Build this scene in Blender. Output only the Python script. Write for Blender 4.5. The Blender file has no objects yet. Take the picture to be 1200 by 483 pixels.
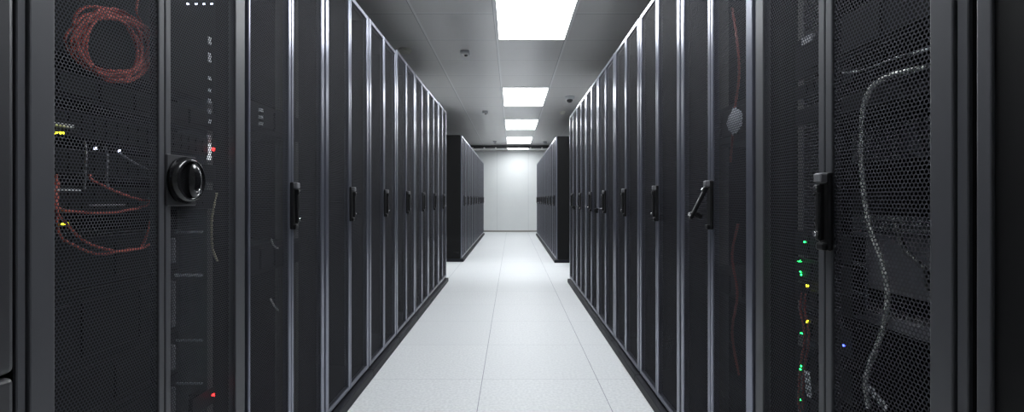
import bpy, bmesh, math, random
from mathutils import Vector, Matrix, Euler
random.seed(7)
sc = bpy.context.scene
COL = sc.collection
F = 568.0            # focal length in pixels of the 1200 px wide frame
EYE = 0.94           # camera height
HY, HX = 233.6, 600  # vanishing point
WL, WR = 0.75, 0.65  # distance from the camera axis to the door planes
CEIL = 2.34

# ------------------------------------------------------------------ materials
def mat(name, col, rough=0.5, metal=0.0, emit=None, estr=0.0, spec=0.5, noise=0.0, nscale=30.0, bump=0.0):
    m = bpy.data.materials.new(name); m.use_nodes = True
    nt = m.node_tree; b = nt.nodes['Principled BSDF']
    b.inputs['Base Color'].default_value = (*col, 1)
    b.inputs['Roughness'].default_value = rough
    b.inputs['Metallic'].default_value = metal
    b.inputs['Specular IOR Level'].default_value = spec
    if emit:
        b.inputs['Emission Color'].default_value = (*emit, 1)
        b.inputs['Emission Strength'].default_value = estr
    if noise or bump:
        tc = nt.nodes.new('ShaderNodeTexCoord')
        n = nt.nodes.new('ShaderNodeTexNoise'); n.inputs['Scale'].default_value = nscale
        n.inputs['Detail'].default_value = 4
        nt.links.new(tc.outputs['Object'], n.inputs['Vector'])
        if noise:
            r = nt.nodes.new('ShaderNodeMapRange')
            r.inputs['To Min'].default_value = 1 - noise; r.inputs['To Max'].default_value = 1 + noise
            nt.links.new(n.outputs['Fac'], r.inputs['Value'])
            mx = nt.nodes.new('ShaderNodeVectorMath'); mx.operation = 'SCALE'
            mx.inputs[0].default_value = col
            nt.links.new(r.outputs['Result'], mx.inputs['Scale'])
            nt.links.new(mx.outputs['Vector'], b.inputs['Base Color'])
        if bump:
            bp = nt.nodes.new('ShaderNodeBump'); bp.inputs['Strength'].default_value = bump
            bp.inputs['Distance'].default_value = 0.002
            nt.links.new(n.outputs['Fac'], bp.inputs['Height'])
            nt.links.new(bp.outputs['Normal'], b.inputs['Normal'])
    return m

class NT:
    """small helper to write node maths"""
    def __init__(s, m): s.t = m.node_tree
    def math(s, op, a, b=None, c=None):
        n = s.t.nodes.new('ShaderNodeMath'); n.operation = op
        for i, v in enumerate((a, b, c)):
            if v is None: continue
            if isinstance(v, (int, float)): n.inputs[i].default_value = v
            else: s.t.links.new(v, n.inputs[i])
        return n.outputs[0]
    def xyz(s):
        tc = s.t.nodes.new('ShaderNodeTexCoord'); sp = s.t.nodes.new('ShaderNodeSeparateXYZ')
        s.t.links.new(tc.outputs['Object'], sp.inputs[0]); return tc, sp
    def mix(s, f, a, b):
        n = s.t.nodes.new('ShaderNodeMix'); n.data_type = 'RGBA'
        if isinstance(f, (int, float)): n.inputs['Factor'].default_value = f
        else: s.t.links.new(f, n.inputs['Factor'])
        for k, v in (('A', a), ('B', b)):
            if isinstance(v, tuple): n.inputs[6 if k == 'A' else 7].default_value = (*v, 1)
            else: s.t.links.new(v, n.inputs[6 if k == 'A' else 7])
        return n.outputs[2]

def line_mask(h, coord, off, pitch, half):
    """1 inside a joint of half-width `half` repeated every `pitch`"""
    v = h.math('SUBTRACT', coord, off)
    v = h.math('ADD', v, pitch / 2)
    v = h.math('FLOORED_MODULO', v, pitch)
    v = h.math('SUBTRACT', v, pitch / 2)
    v = h.math('ABSOLUTE', v)
    return h.math('LESS_THAN', v, half)

def mesh_material(name, col, pitch=0.0080, r=0.0030, rough=0.65):
    """sheet steel punched with staggered round holes"""
    m = mat(name, col, rough, 0.1, spec=0.06)
    nt = m.node_tree; h = NT(m); b = nt.nodes['Principled BSDF']
    tc, sp = h.xyz()
    row = pitch * math.sqrt(3)
    def lat(off):
        d = []
        for out, p in ((sp.outputs['X'], pitch), (sp.outputs['Z'], row)):
            v = h.math('DIVIDE', out, p); v = h.math('ADD', v, off)
            v = h.math('FRACT', v); v = h.math('SUBTRACT', v, 0.5)
            v = h.math('MULTIPLY', v, p); d.append(h.math('MULTIPLY', v, v))
        return h.math('ADD', d[0], d[1])
    dist = h.math('MINIMUM', lat(0.0), lat(0.5))
    solid = h.math('GREATER_THAN', dist, r * r)
    nt.links.new(solid, b.inputs['Alpha'])
    return m

STEEL   = mat('black_powder_coat', (0.030, 0.030, 0.034), 0.34, 0.0, spec=0.7, noise=0.06, nscale=400, bump=0.03)
STILE   = mat('door_frame_coat', (0.205, 0.213, 0.265), 0.285, 0.78, spec=0.6)
PAINT   = mat('satin_frame_paint', (0.050, 0.051, 0.058), 0.42, 0.0, spec=0.45)
MESH    = mesh_material('perforated_steel', (0.040, 0.041, 0.049))
FINE    = mesh_material('finely_perforated_steel', (0.042, 0.043, 0.050), pitch=0.0066, r=0.00245)
SIDE    = mat('side_panel_coat', (0.005, 0.005, 0.0055), 0.55, spec=0.16, noise=0.08, nscale=200)
INSIDE  = mat('cabinet_inside', (0.008, 0.008, 0.009), 0.7, spec=0.2)
PLINTH  = mat('plinth_coat', (0.007, 0.0075, 0.012), 0.55, spec=0.25)
BLACK   = mat('black_plastic', (0.006, 0.006, 0.007), 0.4, spec=0.3)
KNOBM   = mat('glossy_black_plastic', (0.008, 0.008, 0.009), 0.16, spec=0.7)
CHROME  = mat('chrome', (0.75, 0.75, 0.76), 0.22, 1.0)
GREYCAP = mat('grey_plastic', (0.12, 0.12, 0.13), 0.4)
RAIL    = mat('zinc_rail', (0.16, 0.16, 0.15), 0.5, 0.5)
SRV     = mat('server_chassis', (0.006, 0.006, 0.007), 0.6, 0.0, spec=.1)
SRVF    = mat('server_front', (0.006, 0.006, 0.007), 0.5, spec=.1)
SRVG    = mat('grey_server_front', (0.20, 0.20, 0.22), 0.5)
BRIGHT  = mat('bright_vent', (0.85, 0.86, 0.88), 0.4, 0.0)
PALE    = mat('pale_label', (0.75, 0.77, 0.80), 0.6)
RED     = mat('red_cable_jacket', (0.50, 0.085, 0.055), 0.5)
DRED    = mat('dark_red_cable_jacket', (0.22, 0.035, 0.025), 0.5)
CREAM   = mat('cream_cable_jacket', (0.45, 0.41, 0.28), 0.5)
WHITEC  = mat('white_cable_jacket', (0.80, 0.80, 0.78), 0.45)
DARKC   = mat('black_cable_jacket', (0.012, 0.012, 0.012), 0.5)
BAG     = mat('clear_plastic_film', (0.45, 0.47, 0.52), 0.2)
def led(name, c, s): return mat(name, (0.02, 0.02, 0.02), 0.4, emit=c, estr=s)
LRED, LGRN, LYEL, LBLU, LWHT = (led('red_led', (1, 0.02, 0.02), 12), led('green_led', (0.02, 1, 0.15), 9),
    led('yellow_led', (0.9, 0.9, 0.02), 10), led('blue_led', (0.08, 0.12, 1), 6), led('white_led', (0.7, 0.75, 1), 9))
LGLOW    = led('glowing_label_face', (.8, .85, .9), 1.1)  # label face with an added glow, not a lamp
LAMP    = mat('lit_diffuser', (0.9, 0.9, 0.9), 0.5, emit=(0.94, 0.975, 1.0), estr=18.5)
WHITE   = mat('white_metal', (0.80, 0.80, 0.80), 0.4)
OFFW    = mat('off_white_plastic', (0.62, 0.61, 0.55), 0.5)
GREYP   = mat('light_grey_plastic', (0.45, 0.46, 0.48), 0.45)
DARKP   = mat('dark_grey_plastic', (0.05, 0.05, 0.055), 0.4)
WALLM   = mat('white_wall_panel', (0.74, 0.76, 0.76), 0.55, noise=0.015, nscale=3)
WALLD   = mat('grey_wall_paint', (0.45, 0.46, 0.47), 0.7)
BASEM   = mat('steel_baseboard', (0.30, 0.29, 0.27), 0.28, 1.0)

def floor_material():
    m = mat('raised_floor_tile', (0.72, 0.74, 0.75), 0.3, spec=0.38)
    nt = m.node_tree; h = NT(m); b = nt.nodes['Principled BSDF']
    tc, sp = h.xyz()
    lx = line_mask(h, sp.outputs['X'], -0.155, 0.6, 0.0016)
    ly = line_mask(h, sp.outputs['Y'], 2.53, 0.6, 0.0016)
    ln = h.math('MAXIMUM', h.math('MULTIPLY', lx, 0.9), h.math('MULTIPLY', ly, 0.5))
    n = nt.nodes.new('ShaderNodeTexNoise'); n.inputs['Scale'].default_value = 75; n.inputs['Detail'].default_value = 3
    nt.links.new(tc.outputs['Object'], n.inputs['Vector'])
    cr = nt.nodes.new('ShaderNodeMapRange')
    cr.inputs['From Min'].default_value = 0.35; cr.inputs['From Max'].default_value = 0.65
    nt.links.new(n.outputs['Fac'], cr.inputs['Value'])
    speck = h.mix(cr.outputs['Result'], (0.575, 0.59, 0.605), (0.70, 0.715, 0.725))
    # each tile has a very slightly different tone
    ix = h.math('FLOOR', h.math('DIVIDE', h.math('ADD', sp.outputs['X'], 0.155), 0.6))
    iy = h.math('FLOOR', h.math('DIVIDE', h.math('SUBTRACT', sp.outputs['Y'], 2.53), 0.6))
    cb = nt.nodes.new('ShaderNodeCombineXYZ'); nt.links.new(ix, cb.inputs[0]); nt.links.new(iy, cb.inputs[1])
    wn = nt.nodes.new('ShaderNodeTexWhiteNoise'); nt.links.new(cb.outputs[0], wn.inputs['Vector'])
    tone = h.mix(h.math('MULTIPLY', wn.outputs['Value'], 0.5), speck, (0.60, 0.62, 0.635))
    c = h.mix(ln, tone, (0.16, 0.17, 0.22))
    nt.links.new(c, b.inputs['Base Color'])
    nt.links.new(h.math('ADD', 0.46, h.math('MULTIPLY', cr.outputs['Result'], 0.10)), b.inputs['Roughness'])
    return m

def ceiling_material():
    m = mat('metal_ceiling_tile', (0.6, 0.6, 0.6), 0.22, spec=1.0)
    nt = m.node_tree; h = NT(m); b = nt.nodes['Principled BSDF']
    tc, sp = h.xyz()
    bar = line_mask(h, sp.outputs['X'], -0.130, 0.603, 0.009)
    e1 = line_mask(h, sp.outputs['X'], -0.141, 0.603, 0.003)
    cross = line_mask(h, sp.outputs['Y'], 4.245, 0.603, 0.008)
    shade = line_mask(h, sp.outputs['Y'], 4.259, 0.603, 0.006)
    n = nt.nodes.new('ShaderNodeTexNoise'); n.inputs['Scale'].default_value = 2.0
    nt.links.new(tc.outputs['Object'], n.inputs['Vector'])
    tile = h.mix(n.outputs['Fac'], (0.83, 0.82, 0.81), (0.87, 0.86, 0.85))
    c = h.mix(cross, tile, (0.99, 0.99, 0.99))
    c = h.mix(shade, c, (0.55, 0.55, 0.55))
    c = h.mix(e1, c, (0.45, 0.45, 0.45))
    c = h.mix(bar, c, (0.99, 0.99, 0.99))
    nt.links.new(c, b.inputs['Base Color'])
    return m

def back_wall_material():
    m = mat('white_wall_panels', (0.8, 0.8, 0.8), 0.45, spec=0.4)
    nt = m.node_tree; h = NT(m); b = nt.nodes['Principled BSDF']
    tc, sp = h.xyz()
    ln = line_mask(h, sp.outputs['X'], 0.47, 0.9, 0.004)
    n = nt.nodes.new('ShaderNodeTexNoise'); n.inputs['Scale'].default_value = 3
    nt.links.new(tc.outputs['Object'], n.inputs['Vector'])
    c = h.mix(n.outputs['Fac'], (0.68, 0.70, 0.705), (0.73, 0.75, 0.75))
    c = h.mix(ln, c, (0.52, 0.54, 0.55))
    nt.links.new(c, b.inputs['Base Color'])
    return m

# ------------------------------------------------------------------ mesh helpers
def box(bm, x0, x1, y0, y1, z0, z1, bev=0.0, seg=1, mtx=None):
    t = bmesh.new()
    bmesh.ops.create_cube(t, size=1)
    for v in t.verts:
        v.co = Vector((x0 + (v.co.x + .5) * (x1 - x0), y0 + (v.co.y + .5) * (y1 - y0), z0 + (v.co.z + .5) * (z1 - z0)))
    if bev:
        bmesh.ops.bevel(t, geom=list(t.edges), offset=bev, segments=seg, affect='EDGES', profile=0.5)
    if mtx: bmesh.ops.transform(t, matrix=mtx, verts=t.verts)
    merge(bm, t)

def merge(bm, t):
    me = bpy.data.meshes.new('tmp'); t.to_mesh(me); t.free(); bm.from_mesh(me); bpy.data.meshes.remove(me)

def cyl(bm, c, axis, r, l, seg=20, r2=None, bev=0.0):
    """cylinder centred on c along axis"""
    t = bmesh.new()
    bmesh.ops.create_cone(t, cap_ends=True, segments=seg, radius1=r, radius2=r if r2 is None else r2, depth=l)
    if bev:
        ed = [e for e in t.edges if abs(e.verts[0].co.z - e.verts[1].co.z) < 1e-6]
        bmesh.ops.bevel(t, geom=ed, offset=bev, segments=2, affect='EDGES')
    q = Vector((0, 0, 1)).rotation_difference(Vector(axis)).to_matrix().to_4x4()
    bmesh.ops.transform(t, matrix=Matrix.Translation(c) @ q, verts=t.verts)
    merge(bm, t)

def lathe(bm, prof, c, axis=(0, 0, 1), seg=28):
    t = bmesh.new(); rings = []
    for r, z in prof:
        if r < 1e-5: rings.append([t.verts.new((0, 0, z))])
        else: rings.append([t.verts.new((r * math.cos(2 * math.pi * k / seg), r * math.sin(2 * math.pi * k / seg), z)) for k in range(seg)])
    for a, b in zip(rings, rings[1:]):
        for k in range(seg):
            k2 = (k + 1) % seg
            q = [a[k % len(a)], a[k2 % len(a)], b[k2 % len(b)], b[k % len(b)]]
            u = []
            for v in q:
                if v not in u: u.append(v)
            if len(u) > 2: t.faces.new(u)
    bmesh.ops.recalc_face_normals(t, faces=t.faces)
    for f in t.faces: f.smooth = True
    q = Vector((0, 0, 1)).rotation_difference(Vector(axis)).to_matrix().to_4x4()
    bmesh.ops.transform(t, matrix=Matrix.Translation(c) @ q, verts=t.verts)
    merge(bm, t)

def smooth_path(pts, n=8, closed=False):
    pts = [Vector(p) for p in pts]; out = []
    m = len(pts)
    for i in range(m if closed else m - 1):
        g = (lambda k: pts[k % m]) if closed else (lambda k: pts[max(0, min(m - 1, k))])
        p0, p1, p2, p3 = g(i - 1), g(i), g(i + 1), g(i + 2)
        for s in range(n):
            t = s / n
            out.append(0.5 * ((2 * p1) + (p2 - p0) * t + (2 * p0 - 5 * p1 + 4 * p2 - p3) * t * t + (3 * p1 - p0 - 3 * p2 + p3) * t ** 3))
    if not closed: out.append(pts[-1])
    return out

def tube(bm, pts, r, seg=8, n=8, closed=False):
    P = smooth_path(pts, n, closed); rings = []; N = len(P)
    prev = None
    for i, p in enumerate(P):
        if closed: d = P[(i + 1) % N] - P[i - 1]
        else: d = P[min(N - 1, i + 1)] - P[max(0, i - 1)]
        d.normalize()
        if prev is None:
            u = d.orthogonal().normalized()
        else:
            u = (prev - d * prev.dot(d)).normalized()
        prev = u; w = d.cross(u)
        rings.append([bm.verts.new(p + r * (math.cos(2 * math.pi * k / seg) * u + math.sin(2 * math.pi * k / seg) * w)) for k in range(seg)])
    for i in range(N if closed else N - 1):
        a, b = rings[i], rings[(i + 1) % N]
        for k in range(seg):
            f = bm.faces.new((a[k], a[(k + 1) % seg], b[(k + 1) % seg], b[k])); f.smooth = True
    if not closed:
        bm.faces.new(rings[0][::-1]); bm.faces.new(rings[-1])

def obj(name, bm, m, parent=None):
    bmesh.ops.recalc_face_normals(bm, faces=bm.faces)
    me = bpy.data.meshes.new(name); bm.to_mesh(me); bm.free()
    o = bpy.data.objects.new(name, me); COL.objects.link(o)
    for x in (m if isinstance(m, (list, tuple)) else [m]): me.materials.append(x)
    if parent: o.parent = parent
    return o

def tag(o, label, cat, group=None):
    o['label'] = label; o['category'] = cat
    if group: o['group'] = group
    return o

def thing(name, label, cat, loc=(0, 0, 0), rz=0.0, group=None):
    o = bpy.data.objects.new(name, None); COL.objects.link(o)
    o.empty_display_size = 0.1; o.location = loc; o.rotation_euler = (0, 0, rz)
    return tag(o, label, cat, group)

def struct(name, bm, m):
    o = obj(name, bm, m); o['kind'] = 'structure'; return o

def bx(*a, **k):
    bm = bmesh.new(); box(bm, *a, **k); return bm

# ------------------------------------------------------------------ room shell
X0, X1, Y0, Y1 = -3.3, 3.3, -3.2, 13.95
struct('floor', bx(X0 - .2, X1 + .2, Y0 - .2, Y1 + .2, -0.1, 0), floor_material())
struct('ceiling', bx(X0 - .2, X1 + .2, Y0 - .2, Y1 + .2, CEIL, CEIL + 0.1), ceiling_material())
struct('wall_back', bx(X0, X1, Y1, Y1 + .12, 0, CEIL), back_wall_material())
struct('wall_front', bx(X0, X1, Y0 - .12, Y0, 0, CEIL), WALLD)
struct('wall_left', bx(X0 - .12, X0, Y0, Y1, 0, CEIL), WALLD)
struct('wall_right', bx(X1, X1 + .12, Y0, Y1, 0, CEIL), WALLD)
struct('baseboard_back', bx(X0, X1, Y1 - .012, Y1, 0, 0.045, bev=.003), BASEM)
struct('trim_1', bx(X0, X1, Y1 - .03, Y1, CEIL - .035, CEIL, bev=.004), WHITE)

# ------------------------------------------------------------------ ceiling lights
LX0, LX1 = -0.122, 0.465
def light(y0, y1, label, xc=(LX0 + LX1) / 2):
    t = thing('ceiling_light', label, 'ceiling light', (xc, (y0 + y1) / 2, CEIL), 0, 'ceiling light panels')
    w, d = (LX1 - LX0) / 2, (y1 - y0) / 2 - .008
    bm = bmesh.new()
    for a in ((-w, w, -d, -d + .012), (-w, w, d - .012, d), (-w, -w + .012, -d + .012, d - .012), (w - .012, w, -d + .012, d - .012)):
        box(bm, *a, -0.008, 0, bev=.002)
    obj('light_frame', bm, WHITE, t)
    obj('diffuser', bx(-w + .012, w - .012, -d + .012, d - .012, -0.005, 0, bev=.001), LAMP, t)
light(.63, 1.835, 'added ceiling light panel right above the camera, outside the picture')  # unseen panel added to brighten the foreground floor
light(3.04, 4.245, 'large bright white ceiling light panel cut off by the top of the picture')
light(6.05, 7.26, 'bright white ceiling light panel above the end of the near cabinet rows')
light(8.47, 9.68, 'bright white ceiling light panel, third one down the aisle')
light(10.89, 12.09, 'small looking white ceiling light panel just before the black hanging rail')
light(12.8, 13.5, 'farthest white ceiling light panel, beyond the black rail by the wall')

for xc, nm in ((-2.54, 'left'), (2.58, 'right')):  # unseen panels added so their bounce lifts the ceiling edges
    for y0, nm2 in ((.63, 'beside the camera'), (4.85, 'halfway down the near row'), (8.47, 'behind the far row')):
        light(y0, y0 + 1.205, 'added unseen ceiling light panel over the hidden aisle %s, %s side' % (nm2, nm), xc)
# black rail hung across the aisle, with white clips along its lower edge
rail = thing('ceiling_rail', 'long black rail hung across the aisle below the ceiling before the white wall', 'rail', (0, 12.6, CEIL))
bm = bmesh.new(); box(bm, -2.9, 2.9, 0, .05, -0.066, 0, bev=.003); box(bm, -2.9, 2.9, .0, .06, -0.074, -0.064, bev=.002)
obj('beam', bm, DARKP, rail)
for k in range(-4, 6):
    x = -0.12 + .3 * k
    bm = bmesh.new(); box(bm, x - .018, x + .018, -.012, .0, -0.076, -0.046, bev=.003); box(bm, x - .026, x + .026, -.02, .03, -0.082, -0.073, bev=.003)
    obj('clip', bm, WHITE, rail)

# ------------------------------------------------------------------ ceiling devices
def sensor(x, y, label):
    t = thing('ceiling_sensor', label, 'sensor', (x, y, CEIL), 0, 'small box sensors on the ceiling')
    obj('housing', bx(-.042, .042, -.04, .04, -.032, 0, bev=.006, seg=2), GREYP, t)
    bm = bmesh.new(); box(bm, -.033, .033, -.034, .034, -.036, -.031, bev=.002)
    obj('cover', bm, WHITE, t)
    bm = bmesh.new(); lathe(bm, [(.019, 0), (.017, -.006), (.01, -.011), (0, -.013)], (.008, .008, -.0355)); obj('lens', bm, KNOBM, t)
    bm = bmesh.new(); cyl(bm, (-.026, .012, -.036), (0, 0, 1), .004, .004, 10); obj('indicator', bm, DARKP, t)
sensor(-.444, 4.58, 'white box sensor with dark lens on the ceiling, nearest the camera')
sensor(-.43, 7.72, 'pale box sensor on the ceiling left of the second light panel')
sensor(-.42, 11.7, 'tiny dark looking box sensor on the ceiling just before the black rail')

def smoke(x, y, label, r=.05, m=OFFW):
    t = thing('smoke_detector', label, 'smoke detector', (x, y, CEIL), 0, 'round smoke detectors on the ceiling')
    bm = bmesh.new(); lathe(bm, [(0, 0), (r, 0), (r, -.012), (r * .92, -.016), (0, -.016)], (0, 0, 0)); obj('mounting_base', bm, m, t)
    bm = bmesh.new(); lathe(bm, [(r * .8, -.016), (r * .84, -.026), (r * .7, -.038), (r * .4, -.044), (0, -.045)], (0, 0, 0)); obj('sensing_chamber', bm, m, t)
smoke(-1.0, 4.52, 'round smoke detector peeking over the top of the left cabinet row', .06, OFFW)
smoke(.80, 7.74, 'cream round smoke detector on the ceiling below the dome camera')
smoke(.80, 11.8, 'round smoke detector on the ceiling just before the black rail', .055, GREYP)

cam = thing('dome_camera', 'small dome security camera on the ceiling above the right row', 'security camera', (.785, 6.60, CEIL))
bm = bmesh.new(); lathe(bm, [(0, 0), (.066, 0), (.068, -.01), (.064, -.03), (.052, -.042), (.034, -.044)], (0, 0, 0)); obj('housing', bm, GREYP, cam)
bm = bmesh.new(); lathe(bm, [(.042, -.042), (.041, -.056), (.033, -.072), (.018, -.082), (0, -.085)], (0, 0, 0)); obj('dome', bm, KNOBM, cam)

# ------------------------------------------------------------------ cabinets
def rot_x(a, p): return Matrix.Translation(p) @ Matrix.Rotation(a, 4, 'X') @ Matrix.Translation(-Vector(p))

def add_handle(door, x, z, swing=0.0, key=False):
    """swing-handle: back plate with grey cap, lever hinged at its upper end, chrome lock"""
    bm = bmesh.new()
    box(bm, x - .016, x + .016, -.010, .001, z - .080, z + .080, bev=.004, seg=2)
    box(bm, x - .013, x + .013, -.019, -.008, z - .080, z - .064, bev=.004, seg=2)
    obj('handle_plate', bm, BLACK, door)
    obj('handle_cap', bx(x - .0125, x + .0125, -.024, -.008, z + .058, z + .079, bev=.004, seg=2), GREYCAP, door)
    M = rot_x(-swing, (x, -.016, z + .054))
    bm = bmesh.new(); t = bmesh.new()
    box(t, x - .0085, x + .0085, -.024, -.012, z - .060, z + .056, bev=.004, seg=2)
    box(t, x - .0085, x + .0085, -.027, -.012, z + .036, z + .056, bev=.004, seg=2)
    for v in t.verts:                                   # the grip tapers towards its free end
        if v.co.z < z: v.co.x = x + (v.co.x - x) * .8
    bmesh.ops.transform(t, matrix=M, verts=t.verts); merge(bm, t)
    obj('handle_lever', bm, BLACK, door)
    bm = bmesh.new(); t = bmesh.new()
    cyl(t, (x, -.027, z - .046), (0, -1, 0), .0062, .008, 16, bev=.0015)
    bmesh.ops.transform(t, matrix=M, verts=t.verts); merge(bm, t)
    obj('lock', bm, CHROME, door)
    bm = bmesh.new(); t = bmesh.new()
    cyl(t, (x, -.027, z + .046), (0, -1, 0), .0045, .004, 12)
    bmesh.ops.transform(t, matrix=M, verts=t.verts); merge(bm, t)
    obj('hinge_pin', bm, CHROME, door)
    if swing:
        bm = bmesh.new(); box(bm, x - .007, x + .007, -.014, .012, z - .046, z - .030, bev=.003, mtx=M)
        obj('lock_housing', bm, BLACK, door)
    if key:
        bm = bmesh.new(); cyl(bm, (x, -.045, z - .050), (0, -1, 0), .004, .034, 10); obj('key_blade', bm, CHROME, door)
        bm = bmesh.new(); box(bm, x - .005, x + .005, -.075, -.052, z - .078, z - .044, bev=.004, seg=2); obj('key_head', bm, BLACK, door)

def add_knob(door, x, z):
    """round rotary latch with a raised grip bar across it"""
    obj('latch_plate', bx(x - .050, x + .047, -.003, .004, z - .058, z + .056, bev=.002), STEEL, door)
    bm = bmesh.new()
    lathe(bm, [(0, 0), (.052, 0), (.053, -.008), (.049, -.020), (.043, -.024), (.040, -.018), (.036, -.014), (0, -.014)], (0, 0, 0))
    bmesh.ops.transform(bm, matrix=Matrix.Translation((x, 0, z)) @ Matrix.Rotation(-math.pi / 2, 4, 'X'), verts=bm.verts)
    for v in bm.verts: v.co.y = -abs(v.co.y) - .003
    obj('latch_ring', bm, KNOBM, door)
    bm = bmesh.new(); t = bmesh.new()
    bmesh.ops.create_uvsphere(t, u_segments=28, v_segments=16, radius=1)
    for v in t.verts:                                    # lens-shaped grip, thin at its long ends
        v.co = Vector((x + .006 + v.co.x * .019, -.014 - max(v.co.y, -.2) * .026, z + v.co.z * .044))
    for f in t.faces: f.smooth = True
    merge(bm, t)
    obj('latch_grip', bm, KNOBM, door)
    bm = bmesh.new(); cyl(bm, (x + .006, -.036, z - .025), (0, -1, 0), .006, .008, 16, bev=.001); obj('lock', bm, CHROME, door)

def cabinet(side, e0, e1, top, label, group, n0=.007, n1=.007, sa=.031, sm=.018, sb=.031, latch='handle', split=None, hz=.918, swing=0.0, key=False, rails=False, depth=1.0, solid=False, ry=.075, frame=None):
    """e0/e1: near and far limits along the aisle; local x runs left to right seen from the aisle"""
    w = e1 - e0 - .003
    if side == 'L':
        t = thing('server_cabinet', label, 'server cabinet', (-WL, e0, 0), math.pi / 2, group)
        sp = (split - e0) if split else w / 2
    else:
        t = thing('server_cabinet', label, 'server cabinet', (WR, e1, 0), -math.pi / 2, group)
        sp = (e1 - split) if split else w / 2
    # body shell, open at the front
    bm = bmesh.new()
    yb = .024
    box(bm, 0, .022, yb - (.012 if n0 > .01 else 0), depth, .050, top, bev=.002)
    box(bm, w - .022, w, yb - (.012 if n1 > .01 else 0), depth, .050, top, bev=.002)
    box(bm, .022, w - .022, yb, depth, top - .03, top, bev=.002)
    box(bm, .022, w - .022, yb, depth, .050, .075, bev=.002)
    box(bm, .022, w - .022, depth - .02, depth, .075, top - .03)
    obj('cabinet_body', bm, SIDE, t)
    if max(n0, n1) > .012:                # visible corner post beside the door
        a, b = (0, n0 - .002) if n0 > n1 else (w - n1 + .002, w)
        obj('corner_post', bx(a, b, .004, .0118, .056, top - .004, bev=.0015), PAINT, t)
    bm = bmesh.new()
    box(bm, -.001, w + .002, -.023, depth - .01, 0, .043, bev=.003)
    box(bm, .004, w - .004, .035, depth - .02, .043, .0505)
    obj('plinth', bm, PLINTH, t)
    if rails:
        for x in (.085, w - .085):
            bm = bmesh.new()
            box(bm, x - .012, x + .012, ry, ry + .004, .078, top - .034); box(bm, x - .012, x - .008, ry + .004, ry + .078, .078, top - .034)
            obj('mounting_rail', bm, RAIL, t)
    # doors
    xs = ((n0, sp - .0015, sa, sm), (sp + .0015, w - n1, sm, sb))
    z0, z1 = .056, top - .006
    for k, (a, b, l, r) in enumerate(xs):
        bm = bmesh.new()
        box(bm, a, a + l, 0, .021, z0, z1, bev=.0025, seg=2)
        box(bm, b - r, b, 0, .021, z0, z1, bev=.0025, seg=2)
        box(bm, a + l - .002, b - r + .002, .0005, .021, z0, z0 + .022, bev=.002)
        box(bm, a + l - .002, b - r + .002, .0005, .021, z1 - .022, z1, bev=.002)
        d = obj('door', bm, frame or STILE, t); y_p = .005
        obj('door_panel' if solid else 'perforated_panel', bx(a + l - .004, b - r + .004, y_p, y_p + .0003, z0 + .018, z1 - .018), SIDE if solid else (MESH if side == 'R' else FINE), d)
        if k == 1:
            if latch == 'handle': add_handle(d, sp + (.004 if side == 'L' else .011), hz, swing, key)
            elif latch == 'knob': add_knob(d, sp + .052, .983)
    return t

ORD = ['first', 'second', 'third', 'fourth', 'fifth', 'sixth', 'seventh', 'eighth', 'ninth']
# left row
GL, GR = 'server cabinets of the near left row', 'server cabinets of the near right row'
first = cabinet('L', .738, 1.372, 1.90, 'black mesh-door server cabinet with a round rotary latch and red cables inside', GL,
        n0=.016, sa=.042, sm=.0165, sb=.046, latch='knob', split=1.048, rails=True, ry=.05, frame=PAINT)
eL = [1.374, 1.948, 2.548, 3.148, 3.748, 4.348, 4.948, 5.548]
tops = [1.90, 1.90, 1.902, 1.922, 1.925, 1.932, 1.945]
lab = ['black mesh-door server cabinet just beyond the one with the round latch, left row',
       'black server cabinet, third in the near left row from the round latch cabinet counted inclusive',
       'black server cabinet, fourth in the near left row counting the round latch cabinet',
       'black server cabinet, fifth in the near left row counting the round latch cabinet',
       'black server cabinet, third from the far end of the near left row',
       'black server cabinet, second from the far end of the near left row',
       'last black server cabinet at the far end of the near left row']
for i in range(7):
    cabinet('L', eL[i], eL[i + 1], tops[i], lab[i], GL, sa=.010 if i == 0 else .031, split=1.648 if i == 0 else None, rails=(i == 0))
# right row
eR = [.692, 1.302, 1.873, 2.475, 3.075, 3.675, 4.275, 4.875, 5.475]
lab = ['black mesh-door server cabinet with a white cable and status lights inside, right row',
       'black server cabinet with its swing handle standing open, right row',
       'black server cabinet just beyond the one with the open handle, right row',
       'black server cabinet, second beyond the one with the open handle, right row',
       'black server cabinet with a key in its handle, nearer of the two, right row',
       'black server cabinet between the two cabinets with keys, right row',
       'black server cabinet with a key in its handle, farther of the two, right row',
       'last black server cabinet at the far end of the near right row']
for i in range(8):
    cabinet('R', eR[i], eR[i + 1], 1.877, lab[i], GR, n1=.020 if i == 0 else .007, sb=.040 if i == 0 else (.036 if i == 1 else .031),
            sa=.040 if i == 0 else .031, sm=.020, swing=math.radians(27) if i == 1 else 0, key=(i in (4, 6)), rails=(i < 2),
            split=1.007 if i == 0 else None, hz=.915 if i == 0 else .922, frame=PAINT if i == 0 else None)
cabinet('R', .075, .686, 1.877, 'black server cabinet with plain solid doors cut off by the right edge of the picture', GR, latch='handle', sb=.022, sa=.022, solid=True, frame=PAINT)

# solid cabinet at the left edge
t = thing('equipment_cabinet', 'black solid-front cabinet with two panels cut off by the left edge of the picture', 'cabinet', (-WL, .125, 0), math.pi / 2)
w = .6095
obj('cabinet_body', bx(0, w, .024, 1.0, .05, 1.90, bev=.003), SIDE, t)
obj('plinth', bx(0, w, -.02, .99, 0, .0495, bev=.003), PLINTH, t)
obj('upper_panel', bx(.002, w - .001, 0, .0235, .678, 1.895, bev=.010, seg=4), STEEL, t)
obj('lower_panel', bx(.002, w - .001, 0, .0235, .056, .673, bev=.010, seg=4), STEEL, t)

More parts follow.
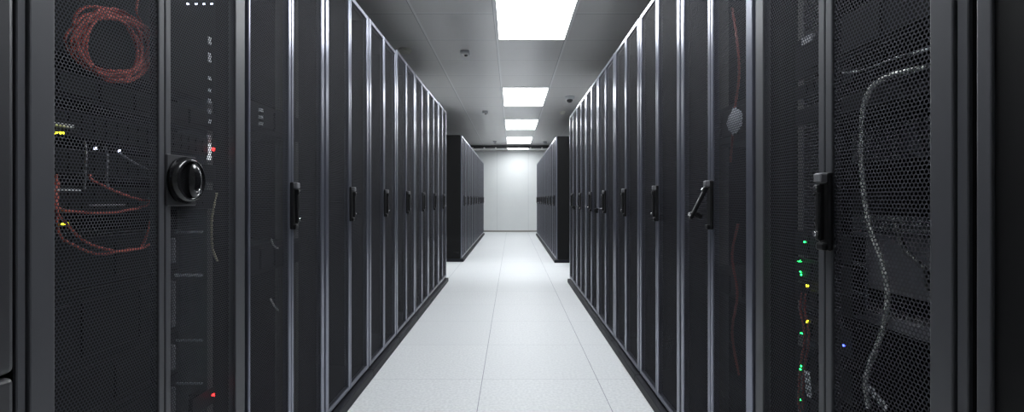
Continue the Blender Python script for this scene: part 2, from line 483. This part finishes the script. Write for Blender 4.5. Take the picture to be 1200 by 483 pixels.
# far rows
for side, sname, e, top in (('L', 'left', 7.27, 1.905), ('R', 'right', 7.15, 1.872)):
    n = 9
    for i in range(n):
        l = ('black server cabinet with bare side panel, first of the far %s row' % sname if i == 0 else
             'last black server cabinet of the far %s row, by the white wall' % sname if i == n - 1 else
             'black server cabinet, %s from the bare side panel in the far %s row' % (ORD[i], sname))
        cabinet(side, e + .62 * i, e + .62 * (i + 1), top, l, 'server cabinets of the far %s row' % sname, )

# ------------------------------------------------------------------ what is inside the nearest cabinets
def P(px, py, X):
    """point on the vertical plane at distance X from the aisle axis seen at a place of the photo"""
    y = X * F / (px - HX)
    return Vector((X, y, EYE + (HY - py) * y / F))

def leds(parent, pts, m, s=.0035, side=1):
    for p in pts:
        bm = bmesh.new(); cyl(bm, (p[0], p[1], p[2]), (0, 1, 0), s, .004, 10)
        obj('status_light', bm, m, parent)

class Unit:
    """rack unit seated on the mounting rails: chassis, face, ears; local x left-to-right, y into the cabinet"""
    def __init__(s, side, e0, e1, z0, z1, name, label, cat, group=None, face=SRVF, y=None, deep=.62, slots=0, ports=0, span=None, ear=.034):
        w = e1 - e0 - .003
        if y is None: y = .0495 if e0 < 1 and side == 'L' else .0745
        if side == 'L': s.t = thing(name, label, cat, (-WL, e0, z0), math.pi / 2, group)
        else: s.t = thing(name, label, cat, (WR, e1, z0), -math.pi / 2, group)
        h = z1 - z0; s.w, s.h, s.y, s.side, s.e0, s.e1, s.z0 = w, h, y, side, e0, e1, z0
        a, b = span or (.1, w - .1)
        obj('chassis', bx(a, b, y + .001, y + deep, .001, h - .001), SRV, s.t)
        bm = bmesh.new(); box(bm, a - ear, b + ear, y - .003, y, 0, h, bev=.0008)
        if slots:
            for k in range(slots):
                x = a + (b - a) * (k + .5) / slots; q = (b - a) / slots * .42
                box(bm, x - q, x + q, y - .010, y - .003, h * .14, h * .86, bev=.002)
        if ports:
            for k in range(ports):
                x = a + (b - a) * (k + .5) / ports; q = (b - a) / ports * .36
                for zz in (.28, .72):
                    box(bm, x - q, x + q, y - .006, y - .003, h * zz - .006, h * zz + .006)
        obj('front_panel', bm, face, s.t)
    def lx(s, Yw): return Yw - s.e0 if s.side == 'L' else s.e1 - Yw
    def part(s, name, Y0, Y1, z0, z1, m, y0=-.014, y1=-.003):
        a, b = sorted((s.lx(Y0), s.lx(Y1)))
        return obj(name, bx(a, b, s.y + y0, s.y + y1, z0 - s.z0, z1 - s.z0, bev=.0006), m, s.t)
    def led(s, px, py, m, r=.0032, y0=-.013):
        X = (-1 if s.side == 'L' else 1) * ((WL if s.side == 'L' else WR) + s.y + y0)
        p = P(px, py, X)
        leds(s.t, [(s.lx(p.y), s.y + y0, p.z - s.z0)], m, r)

LA, LB = .738, 1.372
# left cabinet, from the top down
u = Unit('L', LA, LB, 1.57, 1.66, 'rack_server', 'slim server with four white lights near the top behind the round latch door', 'server', 'servers behind the round latch door', slots=6)
for x in (220, 230, 239, 248): u.led(x, 4.5, LWHT, .0022)
u = Unit('L', LA, LB, 1.20, 1.50, 'cable_manager', 'dark blank panel with a hook carrying the coil of red cables', 'rack panel', face=SRV)
bm = bmesh.new(); tube(bm, [(u.lx(1.04), u.y - .002, .19), (u.lx(1.04), u.y - .018, .19), (u.lx(1.04), u.y - .021, .200)], .004, 8, 6)
obj('hook', bm, CHROME, u.t)
u = Unit('L', LA, LB, 1.055, 1.10, 'network_switch', 'dark network switch with green port lights, upper one under the red coil', 'network switch', 'network switches behind the round latch door', ports=16)
for x in (66, 69, 73): u.led(x, 156, LYEL, .0018)
u.part('name_tag', .80, .87, 1.068, 1.073, PALE)
u = Unit('L', LA, LB, .985, 1.03, 'network_switch', 'dark network switch with two white lights, middle one under the red coil', 'network switch', 'network switches behind the round latch door', ports=16)
for x, y in ((112, 174), (140, 177)): u.led(x, y, LWHT, .0024)
u.part('name_tag', 1.06, 1.12, 1.014, 1.018, PALE)
u = Unit('L', LA, LB, .915, .965, 'network_switch', 'dark network switch with pale tags and red leads, lowest under the red coil', 'network switch', 'network switches behind the round latch door', ports=16)
u.part('name_tag', .79, .885, .955, .959, PALE); u.part('name_tag', 1.06, 1.115, .940, .945, PALE)
u.part('name_tag', .91, .985, .927, .930, GREYP)
for x in (74, 78): u.led(x, 262, LYEL, .0024)
names = ['recessed dark server beside the hanging cream cable, below the round latch',
         'recessed dark server level with the brightest white bracket, left cabinet',
         'recessed dark server between the two lowest pale brackets, left cabinet',
         'lowest recessed dark server beside the low red light, left cabinet']
zt = [.862, .754, .592, .485]; zb = [.758, .596, .489, .37]
for k in range(4):
    u = Unit('L', LA, LB, zb[k], zt[k], 'rack_server', names[k], 'server', 'servers behind the round latch door', slots=2 if k != 1 else 3, y=.128, span=(.078, LB - LA - .003 - .0975), ear=0)
    # handles on the face
    obj('pull_handle', bx(u.w - .150, u.w - .138, u.y - .026, u.y - .003, .02, u.h - .02, bev=.003), SRVG, u.t)
    if k == 3:
        pass
for k, py in enumerate((271.5, 321.5, 397, 447)):     # shelf brackets on the side of the far mounting rail
    yy = 1.272; z = EYE + (HY - py) * yy / F
    o = obj('shelf_bracket', bx(.528, .5335, .052, .124, z - (.0034 if k == 1 else .0025), z + (.0034 if k == 1 else .0025), bev=.0006), BRIGHT if k < 2 else GREYP, first)
    o.location.x = -.012
    o['label'] = 'thin pale shelf bracket on the mounting rail'
u = Unit('L', LA, LB, 1.12, 1.17, 'rack_server', 'thin server with a red light beside the round latch', 'server', 'servers behind the round latch door', slots=5)
u.led(250, 175, LRED, .004)
u = Unit('L', LA, LB, .395, .44, 'blank_panel', 'narrow black panel end with a red light low in the left cabinet', 'rack panel', span=(.505, .53), deep=.03)
u.led(250, 463, LRED, .0036)
bm = bmesh.new()
# label strip running up the far mounting rail
strip = thing('rack_label_strip', 'white vertical dashed label strip on the rail above the round latch', 'label strip', (-WL - .0475, 0, 0))
for z0, z1 in ((168, 188), (158, 167), (140, 145), (128, 133), (116, 121), (104, 108), (90, 94), (62, 73), (43, 52)):
    a, b = P(246, z1, -WL - .0453), P(246, z0, -WL - .0453)
    obj('glowing_label' if z0 == 168 else 'label', bx(-.002, .0022, a.y - .006, a.y + .006, a.z, b.z), LGLOW if z0 == 168 else BRIGHT if z0 > 150 else PALE, strip)  # lowest label is made to glow so it reads brighter

# red cables
def coil():
    bm = bmesh.new()
    for k in range(12):
        c = P(135 + random.uniform(-8, 7), 54 + random.uniform(-4, 4), -.780 - .0008 * k)
        ra = .100 + random.uniform(-.030, .010); rb = .066 + random.uniform(-.014, .006); ph = random.random() * 6; tl = random.uniform(.28, .50)
        pts = []
        for q in range(16):
            a = 2 * math.pi * q / 16
            u_, v_ = ra * math.cos(a), rb * math.sin(a) + .004 * math.sin(3 * a + ph)
            pts.append((c.x + .003 * math.sin(2 * a + ph), c.y + u_ * math.cos(tl) - v_ * math.sin(tl), c.z + u_ * math.sin(tl) + v_ * math.cos(tl)))
        tube(bm, pts, .0027, 6, 3, closed=True)
    tube(bm, [P(165, 25, -.786), P(160, 8, -.782), P(172, -30, -.79)], .002, 6, 5)
    return bm
tag(obj('cable_coil', coil(), RED), 'loose oval coil of thin red cables hanging high behind the left mesh door', 'cable', 'red cables in the left cabinet')
def cable(px, X, m, label, r=.0024, name='patch_cable', group=None):
    bm = bmesh.new(); tube(bm, [P(a, b, X - .0 if len(q) == 0 else q[0]) for a, b, *q in px], r, 8, 8)
    return tag(obj(name, bm, m), label, 'cable', group)
G = 'red cables in the left cabinet'
cable([(66, 205, -.7945), (66, 246, -.7755), (78, 262, -.7755), (95, 280, -.7755), (120, 291, -.7755), (150, 294, -.7755), (180, 280, -.7755), (183, 225, -.7945)], -.8, RED, 'red cable drooping deepest below the switches in the left cabinet', group=G)
cable([(68, 212, -.7945), (68, 270, -.7812), (88, 288, -.7812), (118, 298, -.7812), (150, 292, -.7812), (168, 286, -.7812), (184, 230, -.7945)], -.8, RED, 'red cable running lowest of the drooping cables in the left cabinet', group=G)
cable([(66, 232, -.7945), (68, 244, -.787), (100, 249, -.787), (140, 248, -.787), (176, 238, -.787), (182, 215, -.7945)], -.8, RED, 'nearly level red cable under the lowest switch in the left cabinet', group=G)
cable([(105, 205, -.7945), (110, 212, -.7905), (140, 226, -.7905), (165, 234, -.7905), (183, 236, -.7945)], -.8, RED, 'short slanting red cable across the lowest switch in the left cabinet', group=G)
cable([(254, 226, -.797), (251, 240, -.796), (248, 262, -.795), (249, 290, -.796), (255, 306, -.797)], -.8, CREAM, 'cream cable hanging beside the servers under the round latch', r=.003)

for q, l in (([(100, 166, -.7945), (101, 180, -.785), (100, 200, -.785), (99, 222, -.7945)], 'thin grey lead hanging straight between the upper switches, nearer the camera'),
             ([(124, 172, -.7945), (126, 185, -.785), (125, 205, -.785), (127, 222, -.7945)], 'thin grey lead hanging straight between the switches, nearer the knob'),
             ([(138, 178, -.7945), (150, 186, -.784), (162, 193, -.784), (174, 199, -.7945)], 'short pale lead slanting down to the right beside the knob')):
    cable(q, -.8, SRVG, l, r=.0019, group='grey leads in the left cabinet')

# second left cabinet: a dark server with pale labels
for z, l in ((1.16, 'dark server with small pale labels in the cabinet beyond the round latch'), (.70, 'lower dark server in the cabinet beyond the round latch')):
    u = Unit('L', 1.374, 1.948, z, z + .09, 'rack_server', l, 'server', 'servers in the second left cabinet', slots=4, y=.12 - .0455)
    if z > 1:
        for q in range(3): u.part('label', 1.565, 1.58, z + .02 + .022 * q, z + .03 + .022 * q, PALE)
for pts, l in (([(318, 280, -.8190), (321, 288, -.81), (327, 292, -.8190)], 'short pale lead in the cabinet beyond the round latch, upper one'),
               ([(317, 350, -.8190), (321, 358, -.81), (326, 364, -.8190)], 'short pale lead in the cabinet beyond the round latch, lower one')):
    cable(pts, -.8, WHITEC, l, r=.003)

# right nearest cabinet
RA, RB = .692, 1.302
GRS = 'servers in the nearest right cabinet'
def runit(z0, z1, l, **k):
    return Unit('R', RA, RB, z0, z1, 'rack_server', l, 'server', GRS, **k)
NS = (.1, .24)
def module(z0, z1, l, **k):
    return Unit('R', RA, RB, z0, z1, 'switch_module', l, 'network switch', 'narrow switch modules in the nearest right cabinet', span=NS, deep=.05, **k)
u = module(.80, .86, 'narrow switch module with one green light, highest of those behind the right mesh door', slots=4); u.led(943, 284, LGRN, .0024)
u = module(.735, .795, 'narrow switch module with a cluster of green lights, right cabinet', slots=3); [u.led(a, b, LGRN, .0022) for a, b in ((938, 306), (936, 306), (938, 319), (939, 322))]
u = module(.685, .730, 'narrow switch module with a yellow light just below the green cluster', slots=4); u.led(946, 335, LYEL, .0026)
u = module(.60, .66, 'narrow switch module with a yellow light above a green one, right cabinet', slots=3); u.led(946, 377, LYEL, .0026); u.led(939, 391, LGRN, .0022); u.led(989, 405, LBLU, .0022)
u = module(.50, .57, 'narrow switch module with paired green lights beside the pale upright tag', slots=4); u.led(939, 429, LGRN, .0022); u.led(938, 433, LGRN, .0022)
u = module(.41, .46, 'lowest narrow switch module with a single green light, right cabinet', slots=4); u.led(939, 469, LGRN, .0022)
u = runit(1.24, 1.34, 'server high in the right cabinet with a small pale label', slots=3); u.part('label', 1.15, 1.19, 1.318, 1.334, GREYP)
u = module(1.19, 1.225, 'narrow switch module with a yellow light where the white cable begins', slots=5)
u.t['label'] = 'narrow dark switch module above the start of the white cable'
u = runit(1.125, 1.165, 'thin dark server with a yellow light where the white cable begins', slots=0); u.led(1060, 84, LYEL, .0028)
u = runit(1.03, 1.11, 'grey server face behind the upper part of the white cable', slots=2, face=SRVG, y=.22)
u = runit(.906, .96, 'dark server behind the white cable above the slatted panel', slots=4, y=.22)
u = Unit('R', RA, RB, .866, .902, 'blank_panel', 'pale slatted blanking panel behind the white cable', 'rack panel', face=SRVG, y=.22, deep=.05)
for k in range(3):
    obj('slat', bx(.1, u.w - .1, u.y - .010, u.y - .003, .003 + .012 * k, .010 + .012 * k, bev=.001), GREYP, u.t)
u = runit(.725, .862, 'large plain grey server face behind the lower white cable', face=SRVG, y=.22)
sh = thing('rack_shelf', 'grey shelf below the large grey server face, right cabinet', 'shelf', (WR, RB, .668), -math.pi / 2)
obj('tray', bx(.08, RB - RA - .106, .14, .6, 0, .012, bev=.002), SRVG, sh)
obj('front_lip', bx(.08, RB - RA - .106, .134, .141, 0, .028, bev=.002), SRVG, sh)
t = thing('network_box', 'small pale bluish box standing on the shelf behind the white cable', 'network box', (WR, RB, .6805), -math.pi / 2)
obj('case', bx(.098, .148, .165, .20, 0, .095, bev=.004, seg=2), mat('pale_blue_plastic', (.36, .38, .46), .5), t)
bm = bmesh.new(); box(bm, .108, .138, .162, .166, .07, .074); obj('seam_strip', bm, DARKP, t)
cable([(1088, 78, .7190), (1060, 84, .712), (1035, 92, .708), (1018, 108, .706), (1011, 135, .706), (1010, 200, .706), (1018, 260, .706), (1034, 310, .706), (1040, 345, .706), (1035, 385, .706), (1020, 425, .706), (1014, 450, .71), (1018, 478, .7190)],
      .7, WHITEC, 'long white cable curving down behind the right mesh door', r=.0046, name='network_cable')
cable([(1090, 57, .7190), (1050, 68, .716), (1012, 82, .716), (985, 86, .7190)], .7, GREYP, 'grey cable sloping above the start of the white cable, right cabinet', r=.0026)
cable([(1050, 262, .7190), (1058, 290, .712), (1072, 305, .712), (1084, 318, .712), (1090, 340, .7190)], .7, DARKC, 'thick black cable curving down behind the white cable, right cabinet', r=.005, name='power_cable')
for k, (dx, l) in enumerate(((0, 'reddish cable running down past the green lights, right cabinet'), (5, 'second reddish cable beside the pale hanging tag, right cabinet'))):
    cable([(942 + dx, 338, .7190), (938 + dx, 360, .713), (943 + dx, 395, .713), (938 + dx, 430, .713), (936 + dx, 470, .713), (938 + dx, 483, .7190)], .7, DRED, l, r=.003, group='red cables in the nearest right cabinet')
def tagcard(px, py, X, ang, w, h, label):
    p = P(px, py, X); t = thing('cable_tag', label, 'tag', p)
    bm = bx(-.0012, .0012, -w / 2, w / 2, -h / 2, h / 2, bev=.0005); o = obj('card', bm, PALE, t); 
    bm = bmesh.new()
    for q in (-.28, 0, .28): box(bm, -.0019, -.0012, -w * .3, w * .3, h * q - h * .06, h * q + h * .06)
    obj('print_lines', bm, GREYCAP, t)
    t.rotation_euler = (ang, 0, 0)
tagcard(947, 450, .7105, math.radians(-8), .020, .060, 'pale tag hanging upright beside the lowest green lights, right cabinet')
tagcard(1028, 466, .7105, math.radians(-62), .014, .055, 'pale tag hanging aslant at the bottom of the white cable')

# second right cabinet: red cable and film
cable([(858, 10, .7190), (864, 50, .71), (866, 90, .71), (861, 130, .71), (856, 190, .7190)], .7, DRED, 'red cable hanging in the cabinet with the open handle, upper one', r=.004)
cable([(865, 262, .7190), (858, 300, .71), (864, 345, .71), (858, 390, .71), (866, 440, .7190)], .7, DRED, 'red cable hanging in the cabinet with the open handle, lower one', r=.004)
u = Unit('R', 1.302, 1.873, .62, .70, 'rack_server', 'dark server in the cabinet with the open handle', 'server', None, slots=4)
u = Unit('R', 1.302, 1.873, 1.13, 1.25, 'rack_server', 'dark server carrying crumpled film in the cabinet with the open handle', 'server', None, slots=3)
bm = bmesh.new()
c = P(861, 142, .703)
bmesh.ops.create_icosphere(bm, subdivisions=3, radius=1)
for v in bm.verts:
    n = v.co.copy(); k = 1 + .35 * math.sin(9 * n.x + 4 * n.z) * math.cos(7 * n.y - 5 * n.z)
    v.co = c + Vector((n.x * .010, n.y * .045 * k, n.z * .035 * k))
tag(obj('plastic_film', bm, BAG), 'crumpled clear plastic film behind the mesh door with the open handle', 'plastic film')

# ------------------------------------------------------------------ world, camera, colour
wd = bpy.data.worlds.new('World'); sc.world = wd; wd.use_nodes = True
wd.node_tree.nodes['Background'].inputs[0].default_value = (0, 0, 0, 1)
cd = bpy.data.cameras.new('Camera'); co = bpy.data.objects.new('Camera', cd); COL.objects.link(co)
co.location = (0, 0, EYE); co.rotation_euler = (math.pi / 2, 0, 0)
cd.sensor_width = 36; cd.lens = F / 1200 * 36; cd.shift_y = -(241.5 - HY) / 1200; cd.clip_start = .02; cd.clip_end = 60
sc.camera = co
sc.cycles.transparent_max_bounces = 24
sc.cycles.max_bounces = 8
sc.view_settings.view_transform = 'Standard'; sc.view_settings.look = 'None'
sc.view_settings.gamma = 1; sc.view_settings.use_curve_mapping = False
sc.view_settings.exposure = 0.0
